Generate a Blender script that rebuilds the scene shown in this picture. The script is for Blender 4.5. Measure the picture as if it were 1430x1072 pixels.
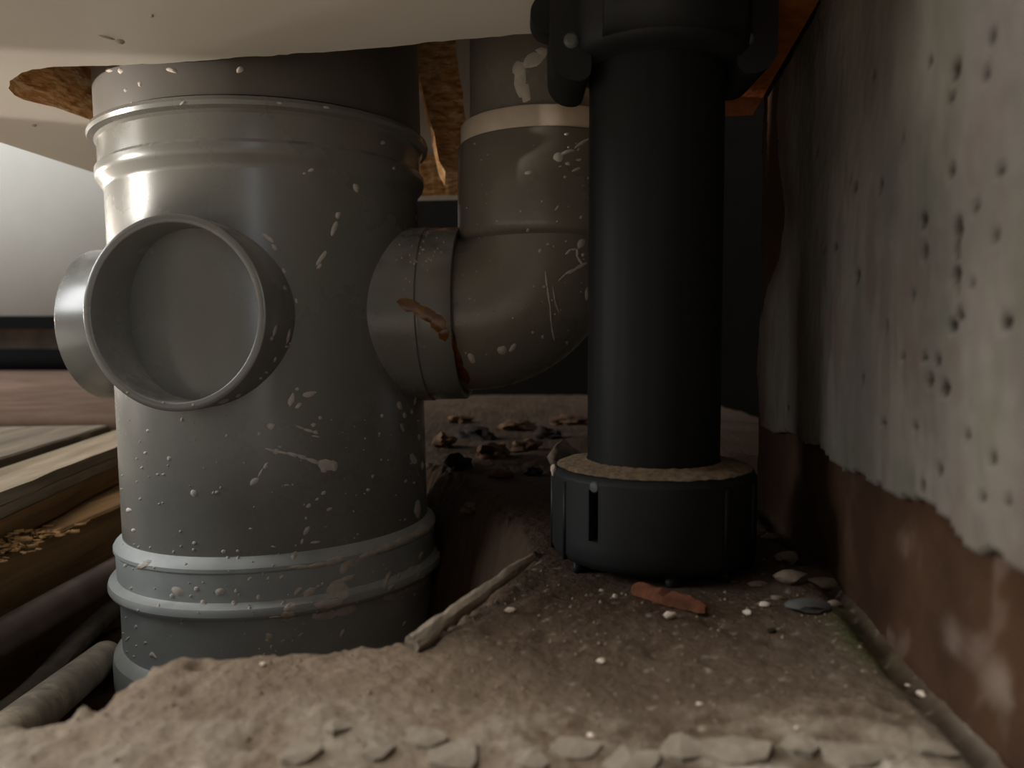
import bpy, bmesh, math, random
import numpy as np
from mathutils import Vector, Matrix, noise
from mathutils.bvhtree import BVHTree

for o in list(bpy.data.objects):
    bpy.data.objects.remove(o, do_unlink=True)
C = bpy.context.scene.collection
SC = bpy.context.scene
PI = math.pi
R_ = math.radians

# ------------------------------------------------------------------ camera, world, lights, exposure
G = 0.0565                       # eye height above the mortar floor
F = 1074.0                       # focal length in pixels at 1430 wide
PITCH = R_(3.0)
cam_d = bpy.data.cameras.new('camera')
cam = bpy.data.objects.new('camera', cam_d); C.objects.link(cam)
cam_d.sensor_width = 36; cam_d.lens = F/1430*36
cam_d.clip_start = 0.005; cam_d.clip_end = 30
cam.location = (0, 0, G); cam.rotation_euler = (R_(90)-PITCH, 0, 0)
cam_d.dof.use_dof = True; cam_d.dof.focus_distance = 0.235; cam_d.dof.aperture_fstop = 18
SC.camera = cam
SC.view_settings.view_transform = 'Standard'; SC.view_settings.look = 'None'
SC.view_settings.exposure = 0.0; SC.view_settings.gamma = 1.0
SC.view_settings.use_curve_mapping = False
w = bpy.data.worlds.new('world'); SC.world = w; w.use_nodes = True
w.node_tree.nodes['Background'].inputs['Color'].default_value = (1.0, 0.97, 0.92, 1)
w.node_tree.nodes['Background'].inputs['Strength'].default_value = 0.17

def area(name, loc, target, sx, sy, power, col):
    d = bpy.data.lights.new(name, 'AREA'); d.shape = 'RECTANGLE'; d.size = sx; d.size_y = sy
    d.energy = power; d.color = col
    o = bpy.data.objects.new(name, d); C.objects.link(o); o.location = loc
    o.rotation_euler = (Vector(target)-Vector(loc)).to_track_quat('-Z', 'Y').to_euler()
    return o
# the room outside the cabinet: ceiling light, two windows on the left, a low warm lamp on the left, a narrow tall window behind the camera
area('room_ceiling_light', (-0.62, -0.15, 1.6), (-0.1, 0.0, 0.0), 0.7, 0.7, 20.0, (1.0, 0.96, 0.90))
area('left_window_light', (-2.15, 0.16, 0.80), (-0.7, 1.0, 0.05), 0.8, 0.8, 26.0, (0.97, 0.99, 1.0))
area('left_high_window_light', (-1.5, 0.35, 1.3), (-0.2, 0.4, 0.0), 0.6, 0.6, 9.0, (0.95, 0.98, 1.0))
area('low_lamp_light', (-0.86, 0.70, 0.09), (-0.1, 0.3, 0.11), 0.06, 0.05, 3.4, (1.0, 0.90, 0.78))
area('tall_window_light', (0.10, -1.0, 0.30), (-0.09, 0.3, 0.08), 0.12, 0.5, 1.9, (0.80, 0.90, 1.0))

# added narrow spot, no known source, brightening the upper left of the soil pipe
spd = bpy.data.lights.new('added_spot_light', 'SPOT'); spd.energy = 15; spd.color = (1.0, 0.93, 0.84); spd.spot_size = R_(10); spd.spot_blend = .12; spd.shadow_soft_size = .004
spo = bpy.data.objects.new('added_spot_light', spd); C.objects.link(spo); spo.location = (-0.633, 0.156, 0.085)
spo.rotation_euler = (Vector((-0.152, 0.272, 0.132))-spo.location).to_track_quat('-Z', 'Y').to_euler()

# ------------------------------------------------------------------ helpers
def ray(px, py):
    cp, sp = math.cos(PITCH), math.sin(PITCH)
    u = (px-715)/F; v = (536-py)/F
    return Vector((u, cp+v*sp, -sp+v*cp))
def at(px, py, Y):
    d = ray(px, py); d = d*(Y/d.y); return Vector((d.x, Y, G+d.z))
def on_h(px, py, h=0.0):
    d = ray(px, py); t = (h-G)/d.z; return Vector((d.x*t, d.y*t, h))

def link(name, me, mat=None, parent=None, smooth=True):
    o = bpy.data.objects.new(name, me); C.objects.link(o)
    if mat: me.materials.append(mat)
    if smooth:
        me.polygons.foreach_set('use_smooth', [True]*len(me.polygons))
    if parent: o.parent = parent
    return o
def from_bm(name, bm, mat, parent=None, smooth=True, sharp=35):
    bmesh.ops.recalc_face_normals(bm, faces=bm.faces)
    if smooth and sharp:
        for e in bm.edges:
            if len(e.link_faces) == 2 and e.calc_face_angle(0) > R_(sharp): e.smooth = False
    me = bpy.data.meshes.new(name); bm.to_mesh(me); bm.free()
    return link(name, me, mat, parent, smooth)
def from_py(name, v, f, mat, parent=None, smooth=True):
    me = bpy.data.meshes.new(name); me.from_pydata(v, [], f); me.update()
    return link(name, me, mat, parent, smooth)
def empty(name, loc=(0, 0, 0), rot=(0, 0, 0)):
    o = bpy.data.objects.new(name, None); C.objects.link(o); o.location = loc; o.rotation_euler = rot
    o.empty_display_size = 0.02; return o
def tag(o, label, cat, group=None, kind=None):
    o['label'] = label; o['category'] = cat
    if group: o['group'] = group
    if kind: o['kind'] = kind
    return o
def lathe(bm, prof, seg=96, M=None, closed=False):
    rings = []
    for r, z in prof:
        ring = []
        for i in range(seg):
            a = 2*PI*i/seg; p = Vector((r*math.cos(a), r*math.sin(a), z))
            ring.append(bm.verts.new(M @ p if M else p))
        rings.append(ring)
    n = len(rings)
    for k in range(n if closed else n-1):
        A, B = rings[k], rings[(k+1) % n]
        for i in range(seg):
            bm.faces.new((A[i], A[(i+1) % seg], B[(i+1) % seg], B[i]))
    return rings
def box(bm, x0, x1, y0, y1, z0, z1, M=None):
    vs = [bm.verts.new((M @ Vector(p)) if M else p) for p in
          [(x0,y0,z0),(x1,y0,z0),(x1,y1,z0),(x0,y1,z0),(x0,y0,z1),(x1,y0,z1),(x1,y1,z1),(x0,y1,z1)]]
    for f in ((0,3,2,1),(4,5,6,7),(0,1,5,4),(1,2,6,5),(2,3,7,6),(3,0,4,7)):
        bm.faces.new([vs[i] for i in f])
    return vs
def bevel(bm, w, seg=2, ang=30):
    es = [e for e in bm.edges if len(e.link_faces) == 2 and e.calc_face_angle(0) > R_(ang)]
    bmesh.ops.bevel(bm, geom=es, offset=w, segments=seg, profile=0.5, affect='EDGES', clamp_overlap=True)
def sweep(bm, pts, rad, seg=20, cap=True, jit=0, seed=0):
    rings = []
    n = len(pts)
    up0 = Vector((0, 0, 1))
    for k, p in enumerate(pts):
        t = (pts[min(k+1, n-1)]-pts[max(k-1, 0)]).normalized()
        a = t.cross(up0); a = a.normalized() if a.length > 1e-4 else Vector((1, 0, 0)); b = a.cross(t)
        r = rad[k] if isinstance(rad, (list, tuple)) else rad
        ring = []
        for i in range(seg):
            th = 2*PI*i/seg
            rr = r*(1+(jit*noise.noise(Vector((th*2, k*.7, seed))) if jit else 0))
            ring.append(bm.verts.new(p+a*math.cos(th)*rr+b*math.sin(th)*rr))
        rings.append(ring)
    for k in range(n-1):
        for i in range(seg):
            bm.faces.new((rings[k][i], rings[k][(i+1) % seg], rings[k+1][(i+1) % seg], rings[k+1][i]))
    if cap:
        bm.faces.new(rings[0][::-1]); bm.faces.new(rings[-1])
def bvh_of(objs):
    bpy.context.view_layer.update()
    V, P = [], []
    for o in objs:
        b = len(V); mw = o.matrix_world
        V += [mw @ v.co for v in o.data.vertices]
        P += [[b+i for i in p.vertices] for p in o.data.polygons]
    return BVHTree.FromPolygons(V, P)

# ------------------------------------------------------------------ materials
def lin(c):
    return tuple((x/12.92 if x <= .04045 else ((x+.055)/1.055)**2.4) for x in [v/255 for v in c])+(1,)
def mat(name, c1, c2=None, scale=60, rough=.6, rough2=None, bump=.0, bscale=None, stretch=(1, 1, 1), c3=None, s3=12,
        spec=.5, lo=.35, hi=.65, dust=None, attr=None, detail=6, bdist=.001, lo3=.5, hi3=.7):
    m = bpy.data.materials.new(name); m.use_nodes = True
    N, L = m.node_tree.nodes, m.node_tree.links
    b = N['Principled BSDF']; b.inputs['Specular IOR Level'].default_value = spec if rough < .8 else .12
    tc = N.new('ShaderNodeTexCoord'); mp = N.new('ShaderNodeMapping'); mp.inputs['Scale'].default_value = stretch
    L.new(tc.outputs['Object'], mp.inputs['Vector'])
    def nz(s, d=detail):
        n = N.new('ShaderNodeTexNoise'); n.inputs['Scale'].default_value = s; n.inputs['Detail'].default_value = d
        n.inputs['Roughness'].default_value = .6
        L.new(mp.outputs['Vector'], n.inputs['Vector']); return n
    def mr(sock, a, c, t0=0., t1=1.):
        n = N.new('ShaderNodeMapRange'); n.inputs[1].default_value = a; n.inputs[2].default_value = c
        n.inputs[3].default_value = t0; n.inputs[4].default_value = t1; L.new(sock, n.inputs[0]); return n.outputs[0]
    def mix(fac, A, B):
        n = N.new('ShaderNodeMix'); n.data_type = 'RGBA'
        if hasattr(fac, 'links'): L.new(fac, n.inputs[0])
        else: n.inputs[0].default_value = fac
        for s, i in ((A, 6), (B, 7)):
            if hasattr(s, 'links'): L.new(s, n.inputs[i])
            else: n.inputs[i].default_value = s
        return n.outputs[2]
    n1 = nz(scale)
    col = lin(c1)
    if c2: col = mix(mr(n1.outputs[0], lo, hi), lin(c1), lin(c2))
    if c3: col = mix(mr(nz(s3).outputs[0], lo3, hi3), col, lin(c3))
    if attr:                                   # tints, stains and dirt painted on the mesh (alpha = strength)
        at_ = N.new('ShaderNodeVertexColor'); at_.layer_name = attr
        col = mix(at_.outputs['Alpha'], col, at_.outputs['Color'])
    if dust:
        g = N.new('ShaderNodeNewGeometry'); s = N.new('ShaderNodeSeparateXYZ'); L.new(g.outputs['Normal'], s.inputs[0])
        a = mr(s.outputs[2], .25, .75)
        mu = N.new('ShaderNodeMath'); mu.operation = 'MULTIPLY'; L.new(a, mu.inputs[0])
        L.new(mr(nz(90).outputs[0], .3, .6), mu.inputs[1])
        col = mix(mu.outputs[0], col, lin(dust))
    if hasattr(col, 'links'): L.new(col, b.inputs['Base Color'])
    else: b.inputs['Base Color'].default_value = col
    if rough2 is not None: L.new(mr(nz(scale*.6).outputs[0], .35, .65, rough, rough2), b.inputs['Roughness'])
    else: b.inputs['Roughness'].default_value = rough
    if bump:
        bn = N.new('ShaderNodeBump'); bn.inputs['Strength'].default_value = bump; bn.inputs['Distance'].default_value = bdist
        L.new(nz(bscale or scale).outputs[0], bn.inputs['Height']); L.new(bn.outputs[0], b.inputs['Normal'])
    return m

M_pvc = mat('grey_pvc', (112, 110, 103), (120, 117, 110), 40, .22, .32, bump=.02, bscale=120, dust=(160, 158, 152), spec=.5)
M_pvc3 = mat('shaded_grey_pvc', (92, 86, 79), (98, 92, 85), 40, .4, .5, bump=.03, bscale=120, dust=(150, 146, 138), spec=.4)  # upper pipe: shade inside the cabinet hole put into a darker grey
M_pvc4 = mat('pale_grey_pvc', (158, 161, 158), (146, 149, 145), 30, .4, .5, bump=.03, bscale=120, dust=(176, 178, 174), spec=.4, c3=(180, 184, 182), s3=22, lo3=.5, hi3=.75)
M_pvc2 = mat('olive_grey_pvc', (118, 112, 102), (126, 119, 108), 40, .22, .32, bump=.03, bscale=120, spec=.5)
M_ring = mat('pale_ring_plastic', (222, 204, 184), (208, 190, 168), 130, .55, bump=.15)
M_paint = mat('dried_paint', (200, 190, 176), (176, 166, 154), 300, .7, bump=.2)
M_glue = mat('brown_glue', (120, 76, 22), (84, 44, 10), 200, .25, bump=.2)
M_black = mat('black_plastic', (18, 18, 18), (23, 23, 23), 60, .5, .62, bump=.05, bscale=400, stretch=(1, 1, .08), spec=.22)
M_blackm = mat('black_moulding', (24, 24, 25), (29, 29, 29), 80, .5, .65, bump=.05, bscale=500, spec=.3)
M_rivet = mat('grey_rivet', (84, 86, 82), (66, 68, 66), 300, .5)
M_fdust = mat('tan_dust', (150, 128, 104), (112, 96, 78), 500, .95, bump=.6, bscale=900)
M_lam = mat('white_laminate', (232, 224, 212), (226, 216, 202), 9, .42, bump=.02, c3=(214, 202, 186), s3=5, lo3=.6, hi3=.9)
M_chip = mat('raw_chipboard', (250, 200, 142), (176, 118, 66), 300, .9, bump=1.0, bscale=320, stretch=(.6, .6, 1.8), c3=(250, 214, 166), s3=160, lo3=.55, hi3=.62)
M_chipd = mat('dark_chipboard', (176, 104, 52), (150, 84, 38), 200, .85, bump=.5, bscale=300)
M_floor = mat('mortar_floor', (128, 112, 95), (108, 93, 78), 55, .95, bump=.8, bscale=420, c3=(142, 128, 112), s3=24, attr='tint', bdist=.0015)
M_wallb = mat('brown_wall', (66, 46, 32), (50, 34, 23), 40, .9, bump=.5, bscale=180, c3=(78, 58, 48), s3=28, attr='tint', lo3=.58, hi3=.75)
M_rend = mat('grey_render', (106, 100, 92), (84, 79, 72), 30, .88, bump=.45, bscale=140, stretch=(1, 1, .6), c3=(92, 84, 80), s3=40, attr='tint')
M_wood = mat('old_timber', (138, 112, 82), (102, 80, 56), 120, .9, bump=.7, bscale=200, stretch=(1, .06, 1.2))
M_woodd = mat('dark_timber', (136, 106, 72), (96, 72, 46), 120, .9, bump=.7, bscale=200, stretch=(1, .06, 1.2))
M_woodg = mat('grey_timber', (108, 97, 84), (78, 70, 60), 90, .92, bump=.7, bscale=160, stretch=(1, .08, 1.2))
M_woodp = mat('pale_timber', (150, 136, 116), (112, 99, 82), 110, .92, bump=.8, bscale=200, stretch=(1, .08, 2))
M_sheet = mat('dusty_sheet', (116, 97, 86), (98, 80, 70), 25, .95, bump=.4, bscale=90)
M_white = mat('white_paint', (214, 215, 210), (208, 208, 203), 8, .45, c3=(190, 190, 186), s3=30, lo3=.68, hi3=.75)
M_seal = mat('black_seal', (8, 8, 8), None, rough=.9)
M_plinth = mat('grey_plinth', (186, 164, 148), (150, 130, 116), 30, .7)
M_copper = mat('tarnished_copper', (96, 76, 68), (70, 56, 50), 60, .42, .6, spec=.6)
M_cable = mat('dusty_cable', (62, 58, 54), (86, 76, 66), 120, .8, bump=.3)
M_cond = mat('grey_conduit', (172, 160, 144), (134, 124, 112), 90, .6, bump=.3, c3=(190, 174, 152), s3=60, lo3=.55, hi3=.65)
M_chipw = mat('pale_chip', (206, 192, 176), (176, 160, 144), 300, .9, bump=.4)
M_grit = mat('sand_grit', (132, 118, 102), (102, 90, 76), 900, .95)
M_stone = mat('grey_stone', (138, 124, 108), (100, 88, 76), 160, .95, bump=.6, bscale=300)
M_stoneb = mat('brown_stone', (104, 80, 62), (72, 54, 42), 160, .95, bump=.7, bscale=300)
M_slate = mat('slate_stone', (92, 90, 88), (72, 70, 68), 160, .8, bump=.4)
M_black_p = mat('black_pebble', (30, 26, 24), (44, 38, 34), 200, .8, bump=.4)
M_smudge = mat('brown_smudge', (168, 154, 136), (186, 174, 158), 200, .8)
M_brick = mat('orange_brick', (104, 64, 46), (78, 48, 35), 260, .95, bump=.7, bscale=500)
M_plast = mat('pale_plaster', (136, 126, 112), (116, 106, 94), 120, .95, bump=.6, bscale=400)
M_straw = mat('grey_splinter', (140, 128, 112), (106, 96, 84), 300, .9, bump=.8, bscale=400, stretch=(1, .1, 1))
M_saw = mat('sawdust', (176, 140, 98), (138, 104, 70), 400, .95, bump=.8)
M_room = mat('room_floor', (228, 220, 208), (220, 210, 196), 6, .8)
M_void = mat('shade_dark_wall', (11, 9, 7), (8, 6, 5), 30, .95)  # near-black colour stands in for the shade of the void

# ------------------------------------------------------------------ FLOOR: mortar with a broken edge and the pit round the pipe
edge_px = [(-260, 1050), (-60, 1028), (0, 1016), (80, 1004), (130, 990), (165, 965), (205, 942), (255, 922), (330, 921),
           (400, 912), (480, 903), (560, 892), (585, 893), (625, 868), (690, 815), (738, 782), (722, 742), (695, 705), (655, 672), (612, 650)]
edge = [on_h(*p) for p in edge_px]
edge = [(p.x, p.y) for p in edge] + [(-.08, .45), (-.10, .62), (-.10, 1.2)]
edge = [(-.9, .085)] + edge
seg_a = np.array(edge[:-1]); seg_b = np.array(edge[1:])
poly = np.array(edge + [(3., 1.2), (3., -3.), (-.9, -3.)])
WX0, WK = .0517, .1337                          # the right wall: x = WX0 + WK*y
def slab_dist(X, Y):
    d = np.full(X.shape, 9.)
    for a, b in zip(seg_a, seg_b):
        ab = b-a; t = np.clip(((X-a[0])*ab[0]+(Y-a[1])*ab[1])/(ab@ab), 0, 1)
        d = np.minimum(d, np.hypot(X-a[0]-t*ab[0], Y-a[1]-t*ab[1]))
    ins = np.zeros(X.shape, bool)
    n = len(poly)
    for i in range(n):
        x0, y0 = poly[i]; x1, y1 = poly[(i+1) % n]
        if y0 == y1: continue
        c = ((y0 > Y) != (y1 > Y)) & (X < (x1-x0)*(Y-y0)/(y1-y0)+x0)
        ins ^= c
    return np.where(ins, d, -d)
def rng(a, b, s): return list(np.arange(a, b, s))
xs = np.array(rng(-.42, -.16, .006)+rng(-.16, -.085, .0022)+rng(-.085, .012, .00075)+rng(.012, .1, .0009)+rng(.1, .19, .004))
ys = np.array(rng(-.3, .07, .008)+rng(.07, .098, .0012)+rng(.098, .16, .0006)+rng(.16, .215, .001)+rng(.215, .4, .0024)+rng(.4, .86, .012))
X, Y = np.meshgrid(xs, ys)
D = slab_dist(X, Y)
def nval(p, s, o=0.): return noise.noise(Vector((p[0]*s+o, p[1]*s-o, o)))
Xf, Yf = X.ravel(), Y.ravel()
n_lo = np.array([noise.noise(Vector((x*28, y*28, 3.1))) for x, y in zip(Xf, Yf)])
n_md = np.array([noise.fractal(Vector((x*110, y*110, 7.7)), .8, 2.1, 4) for x, y in zip(Xf, Yf)])
n_hi = np.array([noise.noise(Vector((x*620, y*620, 1.3))) for x, y in zip(Xf, Yf)])
n_ed = np.array([noise.fractal(Vector((x*260, y*260, 9.2)), .9, 2.0, 3) for x, y in zip(Xf, Yf)])
Df = D.ravel() + n_ed*.0012
near = np.clip((.4-Yf)/.2, 0.35, 1)
zs = n_lo*.0020 + n_md*.00055 + n_hi*.0003
# a low mound behind the broken edge at the left, a dip under the leg foot, a gutter along the wall
zs += .0016*np.exp(-((Xf+.055)/.03)**2-((Yf-.128)/.014)**2)
leg_c = Vector((at(913, 480, .2).x, .2))
dl = np.hypot(Xf-leg_c.x, Yf-leg_c.y)
flat = np.clip((dl-.022)/.012, 0, 1)
zs = zs*(.15+.85*flat)
wd = (WX0+WK*Yf)-Xf
zs -= .0022*np.exp(-((wd-.0015)/.0022)**2)*(1+n_md)
fall = np.clip((-Df+.001)/np.clip(.010+(Yf-.2)*.25, .010, .034), 0, 1)
fall = fall*fall*(3-2*fall)
pit = -.0700 + n_lo*.006 + n_md*.0035
zs = zs*(1-fall)+pit*fall - .003*np.exp(-(Df/.0025)**2)*(.6+n_ed)
# small pits and lumps seen in the mortar
for px, py, r, dz in [(277, 942, .0016, -.0022), (264, 974, .0016, -.0016), (690, 878, .0022, -.0012), (760, 887, .0018, -.0014),
                      (1077, 892, .0016, -.0012), (920, 905, .003, -.0016), (1252, 991, .0018, -.0016), (350, 1040, .0015, -.0012),
                      (249, 921, .0032, .0016), (870, 898, .0025, .001), (1105, 818, .004, .003), (1140, 800, .004, .003), (1098, 780, .003, .003),
                      (455, 1000, .002, .0012), (1000, 870, .0024, -.0015)]:
    c = on_h(px, py); zs += dz*np.exp(-((Xf-c.x)**2+(Yf-c.y)**2)/r**2)
ny, nx = X.shape
verts = np.stack([Xf, Yf, zs], 1)
ii = np.arange(ny*nx).reshape(ny, nx)
faces = np.stack([ii[:-1, :-1], ii[:-1, 1:], ii[1:, 1:], ii[1:, :-1]], -1).reshape(-1, 4)
floor = from_py('floor', verts.tolist(), faces.tolist(), M_floor)
floor['kind'] = 'structure'; floor['label'] = 'rough sandy mortar floor with a broken edge and a dug-out pit around the soil pipe'
# mortar tints: darker towards the back and right, brown patch round the leg, soil in the pit, green algae by the wall
att = floor.data.color_attributes.new('tint', 'FLOAT_COLOR', 'POINT')
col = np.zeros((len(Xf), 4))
def tint(c, a):
    a = np.clip(a, 0, 1); c = np.array(lin(c)[:3])
    old = col[:, 3]; na = old+(1-old)*a
    k = np.where(na > 0, a/np.maximum(na, 1e-6), 0)[:, None]
    col[:, :3] = col[:, :3]*(1-k)+c*k; col[:, 3] = na
tint((62, 46, 34), np.clip((Yf-.150)/.05, 0, 1)*(.75+.3*n_lo))
tint((68, 54, 43), np.clip((Xf+.012+.6*(Yf-.12)+n_lo*.008)/.03, 0, .75))
tint((52, 37, 27), .9*np.exp(-((Xf-.03)/.022)**2-((Yf-.163)/.016)**2)*np.clip(.7+n_md*.9, 0, 1))
tint((58, 42, 30), np.clip(n_md*1.6-.75, 0, 1)*np.clip((Yf-.125)/.03, 0, .7))
tint((138, 127, 112), np.clip(.5+n_md*1.2, 0, 1)*np.clip((.122-Yf)/.012, 0, .8))
tint((206, 196, 182), np.clip((.098-Yf+n_md*.004)/.008, 0, 1))        # pale out-of-view floor in front, added to bounce light upwards
tint((72, 54, 38), np.clip(fall*1.2-.2, 0, .95))
tint((60, 70, 36), .85*np.exp(-((wd-.004)/.004)**2)*np.exp(-((Yf-.148)/.016)**2))
tint((44, 32, 24), .9*np.exp(-((wd-.001)/.0028)**2)*np.clip(.6+n_md, 0, 1))
tint((66, 51, 40), np.clip(n_hi*2.2-1.0, 0, .6)*(Yf < .21))
tint((158, 146, 130), np.clip(-n_hi*2.4-1.2, 0, .6)*(Yf < .2))
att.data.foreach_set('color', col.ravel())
def fz(x, y):
    j = int(np.clip(np.searchsorted(xs, x), 0, nx-1)); i = int(np.clip(np.searchsorted(ys, y), 0, ny-1)); return float(zs[i*nx+j])

# the room's floor going on behind the camera and to the sides
bm = bmesh.new(); box(bm, -3, 3, -4, -.3, -.02, -.001)
box(bm, -3, -.42, -.3, .08, -.02, -.001)
fl2 = from_bm('floor_room', bm, M_room, smooth=False); fl2['kind'] = 'structure'; fl2.name = 'floor.001'
bm = bmesh.new(); box(bm, -3, -.42, .08, 3, -.12, -.075)
fl3 = from_bm('floor', bm, M_room, smooth=False); fl3['kind'] = 'structure'

# ------------------------------------------------------------------ RIGHT WALL: brown wall, grey render broken away at the foot and far end
wang = math.atan(WK)
wall = empty('wall_right', (WX0, 0, 0), (0, 0, -wang)); wall['kind'] = 'structure'
wall['label'] = 'old wall on the right with grey cement render over a brown foot'
def grid_obj(name, us, zs_, fn, m, parent, keep=None, thick=0):
    V, idx = [], {}
    W, H = len(us), len(zs_)
    K = np.ones((H, W), bool) if keep is None else keep
    A = []
    for j in range(H):
        for i in range(W):
            if K[j, i]:
                idx[(j, i)] = len(V); x, c = fn(us[i], zs_[j]); V.append((x, us[i], zs_[j])); A.append(c)
    Fs = []
    for j in range(H-1):
        for i in range(W-1):
            q = [(j, i), (j, i+1), (j+1, i+1), (j+1, i)]
            if all(k in idx for k in q): Fs.append([idx[k] for k in q][::-1])
    if thick:                                  # close the back so the layer has a real edge
        n = len(V); V += [(thick, v[1], v[2]) for v in V]; A += A
        cnt = {}
        for f in Fs:
            for a, b in zip(f, f[1:]+f[:1]): cnt[(a, b)] = 1
        Fs2 = [[i+n for i in f][::-1] for f in Fs]
        rim = [(a, b) for (a, b) in cnt if (b, a) not in cnt]
        Fs = Fs+Fs2+[[b, a, a+n, b+n] for a, b in rim]
    o = from_py(name, V, Fs, m, parent)
    at_ = o.data.color_attributes.new('tint', 'FLOAT_COLOR', 'POINT')
    at_.data.foreach_set('color', np.array(A).ravel()); return o
def to_wall(px, py, off=0.):
    d = ray(px, py); t = (WX0+off)/(d.x-WK*d.y); P = d*t
    return (P.y/math.cos(wang)+0., G+P.z)      # (distance along wall, height)
def base_fn(u, z):
    n = noise.fractal(Vector((u*45, z*45, 2)), .9, 2, 4)
    x = .0012+n*.0006+.0003*noise.noise(Vector((u*300, z*300, 5)))
    c = (0, 0, 0, 0)
    a = max(0, noise.fractal(Vector((u*60, z*60, 14)), .9, 2, 3))*1.2
    if a > .3 and u < .16: c = lin((124, 110, 100))[:3]+(min(.55, (a-.3)*1.1),)
    return x, c
us = rng(-.35, .06, .02)+rng(.06, .2865, .0022)
hz = rng(-.08, .16, .0024)+rng(.16, .7, .03)
grid_obj('wall_base', us, hz, base_fn, M_wallb, wall, None, .2)
# outline of the render: bottom line and far edge, read off the photograph and laid on the wall
bot = sorted([to_wall(*p) for p in [(1430, 800), (1395, 770), (1372, 782), (1350, 760), (1330, 728), (1290, 705), (1240, 688), (1215, 668), (1180, 655), (1150, 625), (1100, 606), (1075, 602)]])
far = sorted([(z, u) for u, z in [to_wall(*p) for p in [(1150, 5), (1118, 60), (1092, 110), (1088, 170), (1092, 230), (1100, 300), (1092, 360), (1075, 400), (1064, 450), (1060, 520), (1066, 600)]]])
bu = np.array([p[0] for p in bot]); bz = np.array([p[1] for p in bot]); fzs = np.array([p[0] for p in far]); fu = np.array([p[1] for p in far])
pits = [(1342, 98, 9, 15), (1386, 106, 6, 10), (1306, 85, 5, 7), (1395, 52, 7, 7), (1337, 137, 5, 7), (1298, 308, 6, 12), (1299, 353, 6, 10), (1203, 385, 5, 11),
        (1200, 260, 4, 7), (1236, 260, 4, 8), (1337, 238, 5, 8), (1407, 238, 6, 9), (1338, 455, 8, 9), (1415, 450, 12, 11), (1327, 543, 9, 13), (1306, 532, 6, 9), (1346, 320, 6, 22),
        (1342, 385, 6, 16), (1345, 345, 5, 18), (1285, 598, 5, 4), (1210, 530, 4, 9), (1244, 458, 4, 10), (1193, 250, 3, 4), (1172, 344, 3, 6), (1157, 348, 3, 4), (1372, 290, 7, 8), (1281, 412, 3, 8),
        (1268, 500, 5, 4), (1298, 498, 5, 4), (1296, 680, 5, 9), (1380, 695, 6, 8), (1418, 700, 6, 9), (1318, 503, 5, 7), (1368, 398, 4, 5), (1182, 75, 2, 3), (1145, 212, 3, 4), (1104, 570, 3, 4), (1346, 405, 3, 5), (1348, 440, 4, 12),
        (1226, 105, 3, 5), (1268, 190, 3, 5), (1396, 640, 8, 5), (1320, 655, 5, 8), (1240, 590, 4, 4), (1360, 610, 6, 5), (1400, 330, 6, 8)]
pw = []
for px, py, a, b in pits:
    u, z = to_wall(px, py); u2, _ = to_wall(px+a, py); _, z2 = to_wall(px, py+b)
    pw.append((u, z, abs(u2-u)*.62+.0002, abs(z2-z)*.62+.0002))
PW = np.array(pw)
def rend_fn(u, z):
    n = noise.fractal(Vector((u*60, z*40, 21)), .9, 2, 4)
    x = -.0009+n*.00015+.00025*noise.noise(Vector((u*420, z*260, 5)))
    q = ((u-PW[:, 0])/PW[:, 2])**2+((z-PW[:, 1])/PW[:, 3])**2
    q = q*(1+.5*noise.noise(Vector((u*900, z*900, 2))))
    k = float(np.exp(-q.min()**2*.8))
    x += .0012*k
    c = lin((30, 22, 17))[:3]+(min(.92, k*1.5),)
    if k < .1:
        s = noise.fractal(Vector((u*60, z*24, 31)), .8, 2, 5)
        if s > .12: c = lin((82, 67, 61))[:3]+(min(.5, (s-.12)*1.2),)
        elif s < -.12: c = lin((77, 77, 63))[:3]+(min(.5, (-s-.12)*1.2),)
        e = u-np.interp(z, fzs, fu)
        if e > -.022: c = lin((70, 40, 30))[:3]+(float(np.clip((e+.022)/.02, 0, .8))*(.6+.4*n),)
    return x, c
us = np.array(rng(-.1, .08, .01)+rng(.08, .29, .00085)); hz = np.array(rng(.02, .158, .0009)+rng(.158, .4, .02))
keep = np.zeros((len(hz), len(us)), bool)
for j, z in enumerate(hz):
    for i, u in enumerate(us):
        n1 = noise.fractal(Vector((u*80, z*80, 4)), .9, 2, 2)*.0009+noise.noise(Vector((u*160, z*160, 4)))*.0005
        keep[j, i] = z > np.interp(u, bu, bz)+n1 and u < np.interp(z, fzs, fu)+n1*1.2
rend = grid_obj('render_layer', us, hz, rend_fn, M_rend, wall, keep, .0016)
rend['label'] = 'grey cement render pitted with small holes'
# back wall of the void, its deep shade put into a near-black colour
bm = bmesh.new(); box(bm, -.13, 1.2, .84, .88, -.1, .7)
wb = from_bm('wall_back', bm, M_void, smooth=False); wb['kind'] = 'structure'; wb['label'] = 'brown wall at the back of the void, coloured near-black for shade'

# ------------------------------------------------------------------ CABINET: white laminate base with a jigsawn hole
H = G+.0866                                     # underside of the base
ca = -R_(8.0)
cab = empty('kitchen_cabinet', (0, 0, H), (0, 0, ca))
tag(cab, 'white laminate kitchen cabinet base overhead with a rough sawn hole around the pipes', 'cabinet')
Rz = Matrix.Rotation(-ca, 4, 'Z')
def cab_xy(p): q = Rz @ Vector((p[0], p[1], 0)); return (q.x, q.y)
def hp(px, py): q = on_h(px, py, H); return (q.x, q.y)
raw = [hp(*p) for p in [(765, 45), (640, 55), (575, 62), (480, 71), (400, 76), (300, 83), (220, 89), (128, 92), (75, 93), (45, 97), (26, 104), (15, 113), (12, 123), (18, 132), (32, 139), (52, 144), (75, 149), (100, 158), (128, 168)]]
raw += [(-.158, .36), (-.152, .45), (-.140, .4695), (-.05, .457), (.03, .4455), (.044, .41), (.048, .33), (.05, .24)]
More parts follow.
